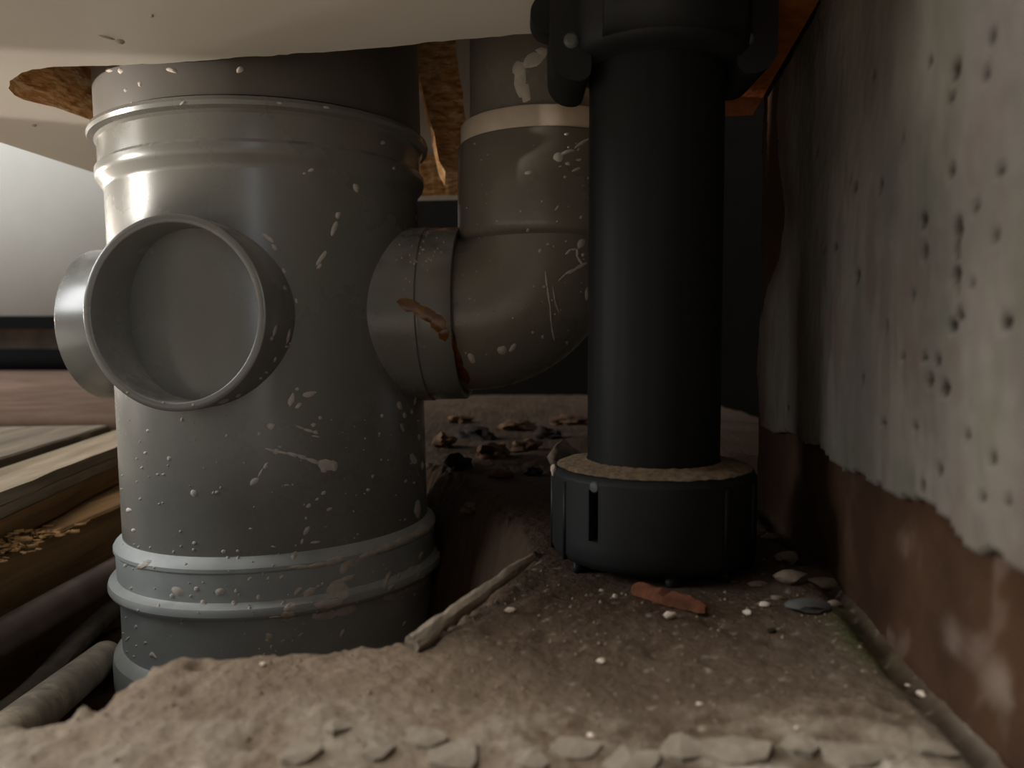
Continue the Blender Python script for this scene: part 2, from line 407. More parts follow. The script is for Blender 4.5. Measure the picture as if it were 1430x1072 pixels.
# ragged outline
hole = []
random.seed(4)
for k in range(len(raw)):
    a, b = Vector(raw[k]), Vector(raw[(k+1) % len(raw)])
    n = max(2, int((b-a).length/.0022))
    for i in range(n):
        p = a.lerp(b, i/n); q = noise.noise(Vector((p.x*420, p.y*420, 1)))*.0007+noise.noise(Vector((p.x*90, p.y*90, 3)))*.0006
        hole.append(cab_xy((p.x+q*.4, p.y+q)))
x_l = cab_xy((-.2172, .36))[0]; x_r = cab_xy((WX0+WK*.2, .2))[0]-.001
y_f, y_b = .135, .46
outer = [(x_l, y_f), (x_r-.0195, y_f), (x_r-.0195, y_b), (x_l, y_b)]
def prism_with_hole(name, outer, hole, z0, z1, m, parent, mat_side=None):
    bm = bmesh.new()
    def loop(pts): 
        vs = [bm.verts.new((x, y, z0)) for x, y in pts]
        return [bm.edges.new((vs[i], vs[(i+1) % len(vs)])) for i in range(len(vs))]
    es = loop(outer)+loop(hole)
    r = bmesh.ops.triangle_fill(bm, edges=es, use_beauty=True)
    fs = [f for f in bm.faces]
    r = bmesh.ops.extrude_face_region(bm, geom=fs)
    vs = [g for g in r['geom'] if isinstance(g, bmesh.types.BMVert)]
    bmesh.ops.translate(bm, verts=vs, vec=(0, 0, z1-z0))
    bmesh.ops.recalc_face_normals(bm, faces=bm.faces)
    o = from_bm(name, bm, m, parent, smooth=False)
    if mat_side:
        o.data.materials.append(mat_side)
        hs = set((round(x, 5), round(y, 5)) for x, y in hole)
        for p in o.data.polygons:
            if all((round(o.data.vertices[i].co.x, 5), round(o.data.vertices[i].co.y, 5)) in hs for i in p.vertices) and abs(p.normal.z) < .5:
                p.material_index = 1
    return o
pan = prism_with_hole('bottom_panel', outer, hole, 0, .024, M_lam, cab, M_chip)
pan['label'] = 'white laminate underside with raw chipboard showing in the sawn edge'
bm = bmesh.new(); box(bm, x_r-.019, x_r, y_f, .305, -.0005, .5)
o = from_bm('side_panel', bm, M_chipd, cab, smooth=False); o['label'] = 'raw brown bottom edge of the side panel next to the wall'
bm = bmesh.new(); box(bm, x_l, x_l+.018, y_f, y_b, .0245, .5); from_bm('side_panel', bm, M_lam, cab, smooth=False)
bm = bmesh.new(); box(bm, x_l+.018, x_r-.0195, y_b-.012, y_b, .0245, .5); from_bm('back_panel', bm, M_lam, cab, smooth=False)
bm = bmesh.new(); box(bm, x_l, x_r, y_f, y_b, .5, .518); from_bm('top_panel', bm, M_lam, cab, smooth=False)
bm = bmesh.new(); box(bm, x_l, x_r, y_f-.018, y_f-.001, .006, .518); from_bm('front_door', bm, M_lam, cab, smooth=False)
# torn chipboard upright between the two pipes, laminate left on its left face
Yb = .352
pts = [at(570, 40, Yb), at(574, 60, Yb), at(590, 120, Yb), at(606, 190, Yb), at(614, 225, Yb), at(622, 240, Yb)]
ptr = [at(634, 40, Yb), at(636, 60, Yb), at(644, 120, Yb), at(652, 190, Yb), at(655, 225, Yb), at(652, 240, Yb)]
bm = bmesh.new(); cols = []
N_ = 24
def lerp_list(L, t):
    s = t*(len(L)-1); i = min(int(s), len(L)-2); return L[i].lerp(L[i+1], s-i)
Minv = (Matrix.Translation((0, 0, H)) @ Matrix.Rotation(ca, 4, 'Z')).inverted()
rows = []
for k in range(N_+1):
    a, b = lerp_list(pts, k/N_), lerp_list(ptr, k/N_)
    row = []
    for i in range(5):
        p = a.lerp(b, i/4); q = noise.noise(p*260)*.0009
        row.append(bm.verts.new(Minv @ (p+Vector((q, q, 0)))))
    for i in range(4, -1, -1):
        p = a.lerp(b, i/4)+Vector((-.003, .03, 0)); row.append(bm.verts.new(Minv @ p))
    rows.append(row)
for A, B in zip(rows, rows[1:]):
    for i in range(10): bm.faces.new((A[i], A[(i+1) % 10], B[(i+1) % 10], B[i]))
bm.faces.new(rows[0][::-1]); bm.faces.new(rows[-1])
strip = from_bm('chipboard_upright', bm, M_chip, cab, sharp=40); strip['label'] = 'raw torn chipboard edge between the pipes'

# ------------------------------------------------------------------ SOIL PIPE with three blank bosses
RB = .0575
hb = .0095                                       # boss level above the eye
sp = empty('soil_pipe_fitting', (-.0937, .3045, G+hb), (0, R_(-1.5), 0))
tag(sp, 'large grey plastic soil pipe boss fitting with paint splashes standing in the pit', 'pipe')
L_ = lambda h: h-hb
prof = [(RB, L_(-.072)), (RB, L_(-.03)), (RB, L_(.02)), (RB, L_(.0555)), (RB+.0004, L_(.0572)), (RB+.0022, L_(.0594)), (RB+.0028, L_(.0612)), (RB+.0028, L_(.0632)),
        (RB+.0016, L_(.0645)), (RB+.0016, L_(.0725)), (RB+.0024, L_(.0735)), (RB+.0044, L_(.0742)), (RB+.0048, L_(.0755)), (RB+.0044, L_(.0768)), (RB+.0024, L_(.0775)), (RB-.001, L_(.0778))]
bm = bmesh.new(); lathe(bm, prof, 128)
body = from_bm('pipe_body', bm, M_pvc, sp, sharp=28)
ls = [(RB-.0005, -.0690), (RB+.0004, -.0696), (RB+.0026, -.0716), (RB+.0032, -.0726), (RB+.0032, -.0738), (RB+.0026, -.0746), (RB+.0024, -.0838), (RB+.0034, -.0846), (RB+.0052, -.0852), (RB+.0056, -.0862), (RB+.0056, -.0876), (RB+.0050, -.0886), (RB+.0022, -.0892), (RB+.0018, -.0902), (RB+.0018, -.1095),
      (RB+.003, -.1105), (RB+.0048, -.113), (RB+.0052, -.116), (RB+.0052, -.124), (RB+.003, -.128), (RB+.002, -.16)]
bm = bmesh.new(); lathe(bm, [(r, L_(z)) for r, z in ls], 128)
lsock = from_bm('lower_socket', bm, M_pvc4, sp, sharp=24)
def boss(az, R, Lend, th=.0027, chamf=True, m=M_pvc, collar=False):
    Mx = Matrix.Rotation(az, 4, 'Z') @ Matrix.Rotation(PI/2, 4, 'Y')       # local z -> radial direction
    bm = bmesh.new()
    s = .035
    pr = [(R, s), (R, Lend-.0003), (R-.0003, Lend), (R-th+.0003, Lend), (R-th, Lend-.0003), (R-th, s)]
    if collar: pr = [(R+.0004, s), (R+.0004, Lend-.0128), (R-.0003, Lend-.0124), (R-.0003, Lend-.0118), (R, Lend-.0114)]+pr[1:]
    lathe(bm, pr, 96, Mx, closed=True)
    return from_bm('boss', bm, m, sp, sharp=50)
azf = R_(-90-8)
b_f = boss(azf, .0301, .0699)
b_l = boss(azf-PI/2, .0301, .072)
b_r = boss(R_(-5.7), .0327, .0763, collar=True)
b_f['label'] = 'open blank boss facing the camera'; b_l['label'] = 'blank boss on the left side'; b_r['label'] = 'boss on the right side holding the elbow'
# upper length of pipe going up through the hole
up = empty('soil_pipe', (-.0937-.0, .3045, G+hb), (0, R_(-1.5), 0))
tag(up, 'upper length of grey soil pipe passing up through the sawn cabinet hole', 'pipe')
bm = bmesh.new(); lathe(bm, [(RB+.0020, L_(.0779)), (RB+.0020, L_(.35)), (RB-.0025, L_(.35)), (RB-.0025, L_(.0779))], 128, closed=True)
upb = from_bm('pipe_wall', bm, M_pvc3, up, sharp=50)

# ------------------------------------------------------------------ ELBOW and its waste pipe
Pc = Vector((-.0937, .3045, G+hb)); rot = Matrix.Rotation(R_(-1.5), 4, 'Y')
ad = rot @ Vector((math.cos(R_(-5.7)), math.sin(R_(-5.7)), 0))
Pe = Pc+ad*.0763                                   # end of the right boss
rb_ = .0285
elb = empty('waste_elbow', Pe)
tag(elb, 'grey plastic waste elbow turning up beside the soil pipe, splashed with paint', 'pipe elbow')
upv = Vector((0, 0, 1)); hd = Vector((ad.x, ad.y, 0)).normalized()
path, rad = [], []
for t in (-.008, -.004, 0, .002): path.append(ad*t); rad.append(.0294)
c0 = hd*.002+upv*rb_
for k in range(1, 17):
    a = PI/2*k/16
    path.append(Vector((0, 0, path[3].z*(1-k/16)))+c0+hd*math.sin(a)*rb_-upv*math.cos(a)*rb_); rad.append(.0294)
path.append(path[-1]+upv*.004); rad.append(.0294)
bm = bmesh.new(); rings = []
for k, p in enumerate(path):
    t = (path[min(k+1, len(path)-1)]-path[max(k-1, 0)]).normalized()
    sx = Vector((-hd.y, hd.x, 0)); b = t.cross(sx).normalized()
    rings.append([bm.verts.new(p+sx*math.cos(2*PI*i/72)*rad[k]+b*math.sin(2*PI*i/72)*rad[k]) for i in range(72)])
for A, B in zip(rings, rings[1:]):
    for i in range(72): bm.faces.new((A[i], A[(i+1) % 72], B[(i+1) % 72], B[i]))
eb = from_bm('elbow_bend', bm, M_pvc2, elb, sharp=60)
vc = c0+hd*rb_; vc.z = 0                            # vertical axis, local
z0 = G+.0385-Pe.z
bm = bmesh.new()
lathe(bm, [(.0288, z0-.001), (.0318, z0), (.0326, z0+.0008), (.0330, z0+.003), (.0330, z0+.0335), (.0324, z0+.0343), (.0300, z0+.0343), (.0300, z0+.001)], 96, Matrix.Translation(vc), closed=True)
es = from_bm('elbow_socket', bm, M_pvc2, elb, sharp=50)
bm = bmesh.new()
lathe(bm, [(.0288, z0+.0345), (.0316, z0+.0345), (.0318, z0+.0352), (.0318, z0+.0414), (.0312, z0+.0420), (.0288, z0+.0420)], 96, Matrix.Translation(vc), closed=True)
er = from_bm('bush_ring', bm, M_ring, elb, sharp=50); er['label'] = 'pale ring around the socket mouth'
wp = empty('waste_pipe', Pe+vc+Vector((0, 0, z0+.0421)))
tag(wp, 'narrower grey waste pipe rising from the elbow into the cabinet', 'pipe')
bm = bmesh.new(); lathe(bm, [(.0283, 0), (.0283, .25), (.0255, .25), (.0255, 0)], 72, closed=True)
wpp = from_bm('pipe_wall', bm, M_pvc2, wp, sharp=50)

# ------------------------------------------------------------------ paint splashes and glue, stuck to the surface they landed on
def pxdir(px, py): return ray(px, py).normalized()
def blob_on(bm, tree, px, py, ln, wd, ang=0, h=.00035, seed=0, n=11):
    ca_, sa = math.cos(R_(ang)), math.sin(R_(ang))
    o = Vector((0, 0, G)); loc, nor, _, _ = tree.ray_cast(o, pxdir(px, py))
    if loc is None: return
    c = bm.verts.new(loc+nor*h); ring, mid = [], []
    for i in range(n):
        t = 2*PI*i/n; k = 1+.35*noise.noise(Vector((math.cos(t)*1.3+seed*3.1, math.sin(t)*1.3, seed)))
        out = []
        for s in (1, .6):
            u, v = ln/2*math.cos(t)*k*s, wd/2*math.sin(t)*k*s
            l2, n2, _, _ = tree.ray_cast(o, pxdir(px+u*ca_-v*sa, py+u*sa+v*ca_))
            if l2 is None or (l2-loc).length > .02: return
            out.append((l2, n2))
        ring.append(bm.verts.new(out[0][0]-out[0][1]*.00003)); mid.append(bm.verts.new(out[1][0]+out[1][1]*h*.8))
    for i in range(n):
        j = (i+1) % n
        bm.faces.new((ring[i], ring[j], mid[j], mid[i])); bm.faces.new((mid[i], mid[j], c))
def chain(bm, tree, pts, w0, w1=None, seed=0):
    w1 = w1 or w0
    for k, (a, b) in enumerate(zip(pts, pts[1:])):
        L = math.hypot(b[0]-a[0], b[1]-a[1]); t = k/max(1, len(pts)-2); ww = (w0*(1-t)+w1*t)*(.8+.4*random.random())
        blob_on(bm, tree, (a[0]+b[0])/2, (a[1]+b[1])/2, L*1.25, ww, math.degrees(math.atan2(b[1]-a[1], b[0]-a[0])), seed=seed+k)
def splash(name, owner, trees, lst, chains=(), m=M_paint, rnd=None, label=None):
    tree = bvh_of(trees); bm = bmesh.new()
    for k, s in enumerate(lst): blob_on(bm, tree, *s, seed=k*1.7)
    for k, (p, a, b) in enumerate(chains): chain(bm, tree, p, a, b, k*5.3)
    if rnd:
        random.seed(rnd[0])
        for k in range(rnd[1]):
            q = random.random()
            blob_on(bm, tree, random.uniform(rnd[2], rnd[4]), random.uniform(rnd[3], rnd[5]), 2+5*q**3, 2+3*q**3, random.uniform(-80, -20), seed=k, n=7)
    bpy.context.view_layer.update()
    bm.transform(owner.matrix_world.inverted())
    o = from_bm(name, bm, m, owner); o['kind'] = 'stuff'
    if label: o['label'] = label
    return o
splash('paint_splashes', sp, [body, b_f, b_r, lsock], [
    (467, 318, 24, 7, -68), (472, 300, 10, 8, -60), (497, 262, 13, 8, 60), (449, 360, 26, 7, -55), (446, 372, 10, 6, -50), (434, 238, 9, 5, -20), (425, 242, 5, 4, 0), (407, 558, 20, 8, -68), (432, 550, 22, 8, -12),
    (417, 566, 12, 6, -40), (415, 543, 6, 5, 0), (378, 595, 12, 9, -20), (438, 593, 7, 6, 0), (447, 583, 6, 5, -20), (441, 609, 12, 3, 10), (456, 649, 34, 15, 8), (466, 650, 12, 16, 0), (452, 656, 8, 10, -60), (386, 630, 9, 8, 0), (391, 624, 4, 6, 90),
    (355, 672, 15, 8, -35), (364, 660, 14, 4, -60), (371, 650, 12, 5, -60), (431, 706, 9, 6, -30), (443, 697, 7, 4, -30), (452, 688, 8, 5, -35), (460, 711, 10, 5, -25), (400, 677, 9, 3, 0), (428, 741, 16, 7, -60), (422, 756, 8, 4, -70),
    (440, 757, 14, 4, -5), (411, 775, 13, 9, -55), (472, 770, 7, 4, -25), (350, 738, 6, 3, 0), (270, 688, 8, 11, 0), (203, 632, 5, 4, 0), (236, 640, 6, 6, 0), (220, 662, 5, 3, 0), (228, 662, 5, 3, 0), (259, 787, 5, 4, 0),
    (312, 770, 7, 5, 0), (332, 769, 5, 4, 0), (318, 778, 5, 4, 0), (270, 767, 4, 4, 0), (382, 763, 7, 3, 0), (180, 712, 9, 7, 0), (186, 740, 6, 5, 0), (200, 789, 22, 9, -25), (205, 784, 14, 6, 0),
    # lower band and bead
    (248, 826, 18, 12, 30), (240, 832, 7, 7, 0), (274, 822, 7, 7, 0), (307, 826, 14, 11, -20), (284, 841, 9, 7, 20), (330, 825, 6, 6, 0), (327, 842, 8, 7, 30), (361, 834, 6, 8, 0), (349, 808, 9, 5, -35), (375, 807, 6, 5, -40), (393, 806, 8, 5, -45),
    (432, 827, 22, 11, -35), (416, 826, 16, 7, -50), (395, 842, 10, 5, -45), (405, 848, 22, 12, -30), (470, 828, 40, 34, -50), (458, 842, 44, 14, -8), (486, 808, 24, 10, -20), (480, 795, 14, 12, -50), (540, 810, 26, 7, -70), (546, 820, 12, 7, -40), (556, 806, 16, 5, -65),
    (588, 775, 14, 5, -70), (587, 790, 8, 4, -50), (575, 793, 14, 5, -20), (375, 888, 10, 10, 0), (374, 894, 7, 4, 0), (395, 895, 8, 4, -30), (420, 886, 10, 4, -35), (478, 884, 14, 6, -60), (190, 875, 5, 6, 0), (215, 915, 13, 4, 50), (212, 914, 8, 8, 0), (178, 892, 10, 4, -50), (253, 870, 5, 3, 0), (424, 870, 5, 3, 0), (565, 870, 10, 4, -55),
    # right flank
    (558, 566, 7, 14, -20), (565, 580, 5, 9, 0), (562, 597, 5, 12, -20), (577, 640, 9, 16, -15), (580, 560, 4, 12, 10), (583, 710, 10, 26, 0), (590, 735, 14, 8, 0), (585, 610, 4, 9, 0), (575, 575, 3, 7, 0), (590, 650, 4, 12, 0),
    # on the front boss
    (374, 332, 20, 6, 42), (383, 345, 12, 6, 50), (397, 378, 9, 5, 60), (398, 402, 8, 5, 60), (414, 420, 8, 4, 75), (384, 462, 18, 5, -70), (380, 473, 8, 6, -60), (403, 470, 22, 5, -78), (402, 484, 8, 6, 0), (405, 480, 4, 4, 0), (384, 502, 8, 3, -70),
    (313, 560, 16, 5, -20), (333, 552, 9, 4, -30), (372, 520, 5, 4, 0), (364, 528, 5, 3, -30), (270, 565, 5, 4, 0), (228, 562, 4, 3, 0), (178, 548, 4, 3, 0),
    # on the collars
    (332, 99, 12, 7, -30), (456, 150, 10, 4, 5), (390, 144, 8, 4, 10), (255, 144, 9, 4, -30), (535, 199, 7, 6, 0), (240, 97, 14, 5, 30), (195, 116, 6, 8, 0), (184, 145, 5, 4, 0), (550, 235, 5, 5, 0)],
    chains=[([(372, 626), (386, 630), (402, 633), (416, 636), (428, 640), (446, 647)], 4, 8), ([(413, 594), (425, 599), (438, 603), (444, 604)], 4, 5),
            ([(478, 790), (500, 781), (525, 770), (550, 760), (575, 747), (598, 737)], 11, 14), ([(405, 792), (430, 791), (455, 787), (478, 780)], 7, 10), ([(438, 861), (470, 856), (495, 849)], 12, 11), ([(535, 836), (560, 826), (585, 816), (600, 803)], 10, 14), ([(372, 864), (392, 862), (412, 858)], 6, 14)],
    rnd=(11, 170, 165, 580, 600, 920), label='pale dried paint splashes')
splash('paint_splashes', up, [upb], [(335, 97, 12, 8, -40), (240, 98, 16, 7, 20), (152, 98, 10, 6, 0), (168, 99, 8, 8, 30), (195, 117, 6, 8, 0), (175, 126, 5, 5, 0), (452, 149, 10, 4, 0), (205, 150, 14, 4, -10), (184, 144, 5, 5, 0)], label='dried paint specks')
splash('paint_splashes', elb, [es, eb, er], [(780, 219, 15, 13, 0), (792, 212, 22, 6, -18), (812, 200, 26, 5, -35), (793, 228, 8, 6, 0), (808, 223, 9, 4, -10), (804, 237, 14, 4, -25), (738, 241, 11, 6, -10), (789, 247, 5, 4, 0), (792, 187, 10, 4, -10), (778, 290, 10, 3, -50), (757, 281, 4, 4, 0),
    (701, 489, 14, 12, -40), (716, 485, 14, 7, -50), (658, 500, 9, 16, -30), (760, 400, 5, 4, 0), (744, 464, 5, 4, 0), (656, 417, 4, 3, 0), (792, 478, 5, 4, 0), (812, 340, 10, 16, 30), (820, 410, 7, 20, 0), (801, 378, 16, 4, -30), (765, 341, 5, 4, 0)],
    chains=[([(762, 380), (764, 400), (768, 425), (770, 455), (774, 475)], 2.5, 2.5), ([(790, 355), (797, 348), (806, 348), (806, 358), (814, 370)], 4, 4), ([(780, 392), (790, 382), (802, 376), (818, 368)], 3, 5), ([(772, 400), (775, 420), (780, 435)], 2, 2)], rnd=(5, 60, 640, 200, 822, 500), label='pale dried paint splashes')
splash('paint_splashes', wp, [wpp], [(727, 110, 18, 50, 0), (735, 130, 12, 30, 0), (745, 84, 34, 20, -35), (722, 95, 12, 24, 20), (757, 72, 18, 14, 0)], label='smear of dried paint')
random.seed(2)
splash('paint_specks', sp, [b_r], [(random.gauss(595, 18), random.gauss(360, 20), 3, 3, 0) for _ in range(34)])
splash('glue_streak', sp, [b_r], [(575, 428, 44, 19, 26), (594, 438, 48, 22, 30), (611, 451, 34, 22, 45), (620, 466, 16, 22, 10), (627, 474, 20, 11, 0)], m=M_glue, label='brown glue streak')
splash('glue_drip', elb, [b_r, eb], [(634, 478, 9, 34, -8), (640, 500, 11, 34, -14), (647, 522, 14, 34, -22), (655, 540, 16, 26, -30)], m=M_glue, label='brown glue drip in the joint')

splash('dirt_smudges', cab, [pan], [(168, 58, 16, 7, 10), (150, 52, 26, 3, 15), (212, 22, 6, 4, 0), (48, 175, 8, 4, 0), (205, 90, 12, 3, 0)], m=M_smudge, label='brown smudges')

# ------------------------------------------------------------------ BLACK CABINET LEG
LY = .2; LX = leg_c.x
leg = empty('cabinet_leg', (LX, LY, 0)); tag(leg, 'black plastic adjustable cabinet leg standing on the mortar by the right wall', 'cabinet leg')
RT = 91.5/F*LY; RF = 143/F*LY*.985
def hz_(y, Y): return G+(at(0, y, Y).z-G)
bm = bmesh.new()
seg = 144; rr = []
for z in (.026, .10, hz_(120, LY)+.02):
    ring = []
    for i in range(seg):
        a = 2*PI*i/seg
        r = RT*(1-.004*max(0, math.cos(a*14))**6)
        ring.append(bm.verts.new((r*math.cos(a), r*math.sin(a), z)))
    rr.append(ring)
for A, B in zip(rr, rr[1:]):
    for i in range(seg): bm.faces.new((A[i], A[(i+1) % seg], B[(i+1) % seg], B[i]))
bm.faces.new(rr[0][::-1]); bm.faces.new(rr[-1])
tube = from_bm('leg_tube', bm, M_black, leg, sharp=60)
# foot: a cup with a slot, moulded ribs and lugs
zt = .0252; zb = .0022
fp = [(RT+.0006, .012), (RT+.0006, zt-.0006), (RT+.0012, zt), (RF-.0022, zt), (RF-.0008, zt-.0006), (RF, zt-.002), (RF, zb+.0024), (RF-.0006, zb+.0008), (RF-.002, zb), (RT, zb)]
bm = bmesh.new(); seg = 120
sa = [i for i in range(seg) if abs(((360*i/seg)-227.5+180) % 360-180) < 4.6]
rings = lathe(bm, fp[:6]+[(RF, .0232), (RF, .0218), (RF, .0095), (RF, .0080)]+fp[6:], seg)
bmesh.ops.contextual_create
# recess the slot on the left front
slot = []
for k in range(7, 8):
    for i in sa[:-1]:
        f = [f for f in rings[k][i].link_faces if rings[k+1][i] in f.verts and rings[k][(i+1) % seg] in f.verts][0]; slot.append(f)
r = bmesh.ops.extrude_face_region(bm, geom=slot)
vs = [g for g in r['geom'] if isinstance(g, bmesh.types.BMVert)]
bmesh.ops.delete(bm, geom=slot, context='FACES')
for v in vs: v.co.x *= .86; v.co.y *= .86
foot = from_bm('foot_cup', bm, M_blackm, leg, sharp=40)
for deg in (300, 326, 205, 180, 90, 45, 0):
    bm = bmesh.new(); box(bm, RF-.001, RF+.0004, -.0005, .0005, .003, .0225, Matrix.Rotation(R_(deg), 4, 'Z')); bevel(bm, .0002, 1)
    from_bm('foot_rib', bm, M_blackm, leg)
for deg in (271, 306, 30, 150, 210):
    bm = bmesh.new(); box(bm, RF-.006, RF-.0015, -.0015 if deg == 271 else -.0006, .0015 if deg == 271 else .0006, -.0006, .0026, Matrix.Rotation(R_(deg), 4, 'Z')); bevel(bm, .0003, 1)
    from_bm('foot_lug', bm, M_blackm, leg)
bm = bmesh.new(); rings = lathe(bm, [(RT+.0002, zt+.0014), (RT+.002, zt+.0008), (RF-.003, zt+.0005), (RF-.0012, zt-.0002), (RT+.0002, zt-.0006)], 120, closed=True)
for v in bm.verts:
    k = noise.noise(v.co*900); v.co.z += k*.0003
    rr_ = math.hypot(v.co.x, v.co.y)
d_ = from_bm('dust_ring', bm, M_fdust, leg); d_['label'] = 'tan dust lying on the foot rim'
# mould mark, paint chip on the rim
bm = bmesh.new(); lathe(bm, [(0.00001, .0005), (.0011, .0004), (.0014, 0)], 16, Matrix.Rotation(R_(228.5), 4, 'Z') @ Matrix.Translation((RF-.0001, 0, .0226)) @ Matrix.Rotation(PI/2, 4, 'Y'))
from_bm('mould_mark', bm, M_rivet, leg)
def rock_bm(sx, sy, sz, seed, sub=2, rough=.35):
    bm = bmesh.new(); bmesh.ops.create_icosphere(bm, subdivisions=sub, radius=1)
    for v in bm.verts:
        n = v.co.normalized(); k = 1+rough*noise.noise(n*1.4+Vector((seed*7.3, seed, 0)))+rough*.5*noise.noise(n*3.5+Vector((seed, 0, seed*3.1)))
        v.co = Vector((n.x*sx*k, n.y*sy*k, n.z*sz*k))
    return bm
bm = rock_bm(.0008, .001, .0016, 3); bm.transform(Matrix.Translation((-RF+.0001, -.003, zt-.0012)))
o = from_bm('paint_chip', bm, M_chipw, leg); o['label'] = 'fleck of pale paint on the rim'
# top housing: cup with two hanging lobes, a flat front block and rivets
hbz = .0612+G-.0005
RH = 147/F*LY
bm = bmesh.new()
zt2 = H-.0002
lathe(bm, [(RT+.0004, hbz+.008), (RT+.0012, hbz+.0085), (RH*.78, hbz+.009), (RH*.84, hbz+.011), (RH*.86, hbz+.014), (RH*.86, zt2), (RT+.0004, zt2)], 96, closed=True)
from_bm('socket_housing', bm, M_blackm, leg, sharp=50)
def lobe_profile(sgn, zb_, ro, ri):
    xo, xi = RH, RT+.0006
    P = [(xo, zt2)]
    for k in range(9): a = PI/2*k/8; P.append((xo-ro+ro*math.cos(a), zb_+ro-ro*math.sin(a)))
    for k in range(6): a = PI/2*k/5; P.append((xi+ri-ri*math.sin(a), zb_+ri-ri*math.cos(a)))
    P.append((xi, zt2)); return [(sgn*x, z) for x, z in P]
for sgn in (-1, 1):
    bm = bmesh.new()
    P = lobe_profile(sgn, hbz+(.0028 if sgn < 0 else .0045), .0062, .0028)
    A = [bm.verts.new((x, -.0105, z)) for x, z in P]; B = [bm.verts.new((x, .0105, z)) for x, z in P]
    n = len(P)
    for i in range(n): bm.faces.new((A[i], A[(i+1) % n], B[(i+1) % n], B[i]))
    bm.faces.new(A); bm.faces.new(B[::-1]); bm.normal_update()
    from_bm('socket_lobe', bm, M_blackm, leg, sharp=50)
    q = at(798, 56, LY-.0106) if sgn < 0 else at(1043, 52, LY-.0106)
    bm = bmesh.new(); lathe(bm, [(.00001, .0008), (.0012, .0007), (.0018, .0002), (.0019, 0)], 24, Matrix.Translation((q.x-LX, -.0105, q.z)) @ Matrix.Rotation(PI/2, 4, 'X'))
    o = from_bm('rivet', bm, M_rivet, leg); o['label'] = 'dull grey rivet'
bm = bmesh.new(); box(bm, -.0158, .0158, -.0245, -.012, hbz+.0106, zt2); bevel(bm, .0012, 3)
for v in bm.verts:
    if v.co.z < hbz+.0135: v.co.z += .0016*math.cos(v.co.x/.0158*1.5)
from_bm('front_block', bm, M_blackm, leg, sharp=50)
bm = bmesh.new(); lathe(bm, [(.00001, -.004), (.0045, -.004), (.005, -.0034), (.005, .004), (.00001, .004)], 40, Matrix.Translation((-RH+.0002, .002, zt2-.0034)) @ Matrix.Rotation(PI/2, 4, 'X'))
from_bm('clip_boss', bm, M_blackm, leg, sharp=50)

# ------------------------------------------------------------------ LEFT: timbers, pipes, cable, far white panel
def timber(name, x, y0, y1, w, h, ztop, yaw, m, label, cat, parts=None, seed=0):
    e = empty(name, (x, y0, ztop), (0, 0, yaw)); tag(e, label, cat)
    n = 40; bm = bmesh.new(); rows = []
    L = y1-y0
    outline = [(0, 0), (0, -h*.35), (0, -h*.7), (0, -h), (-w, -h), (-w, 0), (-w*.6, 0), (-w*.3, 0)]
    for k in range(n+1):
        yy = L*k/n
        row = []
        for i, (ox, oz) in enumerate(outline):
            q = noise.fractal(Vector((yy*25, ox*60+i, oz*90+seed)), .9, 2, 3)*.0012
            row.append(bm.verts.new((ox+q, yy, oz+q*.8)))
        rows.append(row)
    s = len(outline)
    for A, B in zip(rows, rows[1:]):
        for i in range(s): bm.faces.new((A[i], A[(i+1) % s], B[(i+1) % s], B[i]))
    bm.faces.new(rows[0][::-1]); bm.faces.new(rows[-1])
    bm.normal_update(); bevel(bm, .001, 1, 50)
    o = from_bm('timber_body', bm, m, e, sharp=40)
    return e
# near joist: right arris from (0,775) to (165,700)
tj = timber('floor_joist', -.188, .12, .62, .05, .055, G-.080, R_(1.5), M_woodd, 'rough sawn joist nearest the soil pipe with sawdust on top', 'joist', seed=3)
def lam_board(name, x, y0, y1, w, ztop, yaw, ths, mats, label, cat, seed):
    e = empty(name, (x, y0, ztop), (0, 0, yaw)); tag(e, label, cat)
    z = 0; n = 36
    for q, (t, m) in enumerate(zip(ths, mats)):
        bm = bmesh.new(); rows = []
        L = y1-y0
        for k in range(n+1):
            yy = L*k/n; j = noise.noise(Vector((yy*30, q*5.1, seed)))*.0022+noise.noise(Vector((yy*110, q*3.1, seed)))*.0008
            rows.append([bm.verts.new(p) for p in ((j, yy, z), (j, yy, z-t), (-w, yy, z-t), (-w, yy, z), (-w*.4, yy, z+j*.3))])
        for A, B in zip(rows, rows[1:]):
            for i in range(5): bm.faces.new((A[i], A[(i+1) % 5], B[(i+1) % 5], B[i]))
        bm.faces.new(rows[0][::-1]); bm.faces.new(rows[-1])
        from_bm('board_layer', bm, m, e, sharp=40); z -= t+.0004
    return e
lam_board('old_board', -.172, .14, .66, .028, G-.058, R_(10), (.0052, .0048, .010), (M_woodp, M_woodp, M_woodd), 'split layered board lying on the joist, its edge delaminating', 'board', 2)
timber('floorboard', -.2155, .2, .52, .11, .016, G-.0545, R_(10), M_woodg, 'grey weathered floorboard with a dark gap along its front edge', 'board', seed=8)
bm = bmesh.new(); box(bm, -1.6, -.12, .52, 2.3, G-.062, G-.05); bevel(bm, .002, 2)
sheet = from_bm('floor_sheet', bm, M_sheet); tag(sheet, 'dusty pinkish floor sheet beyond the timbers at far left', 'board')
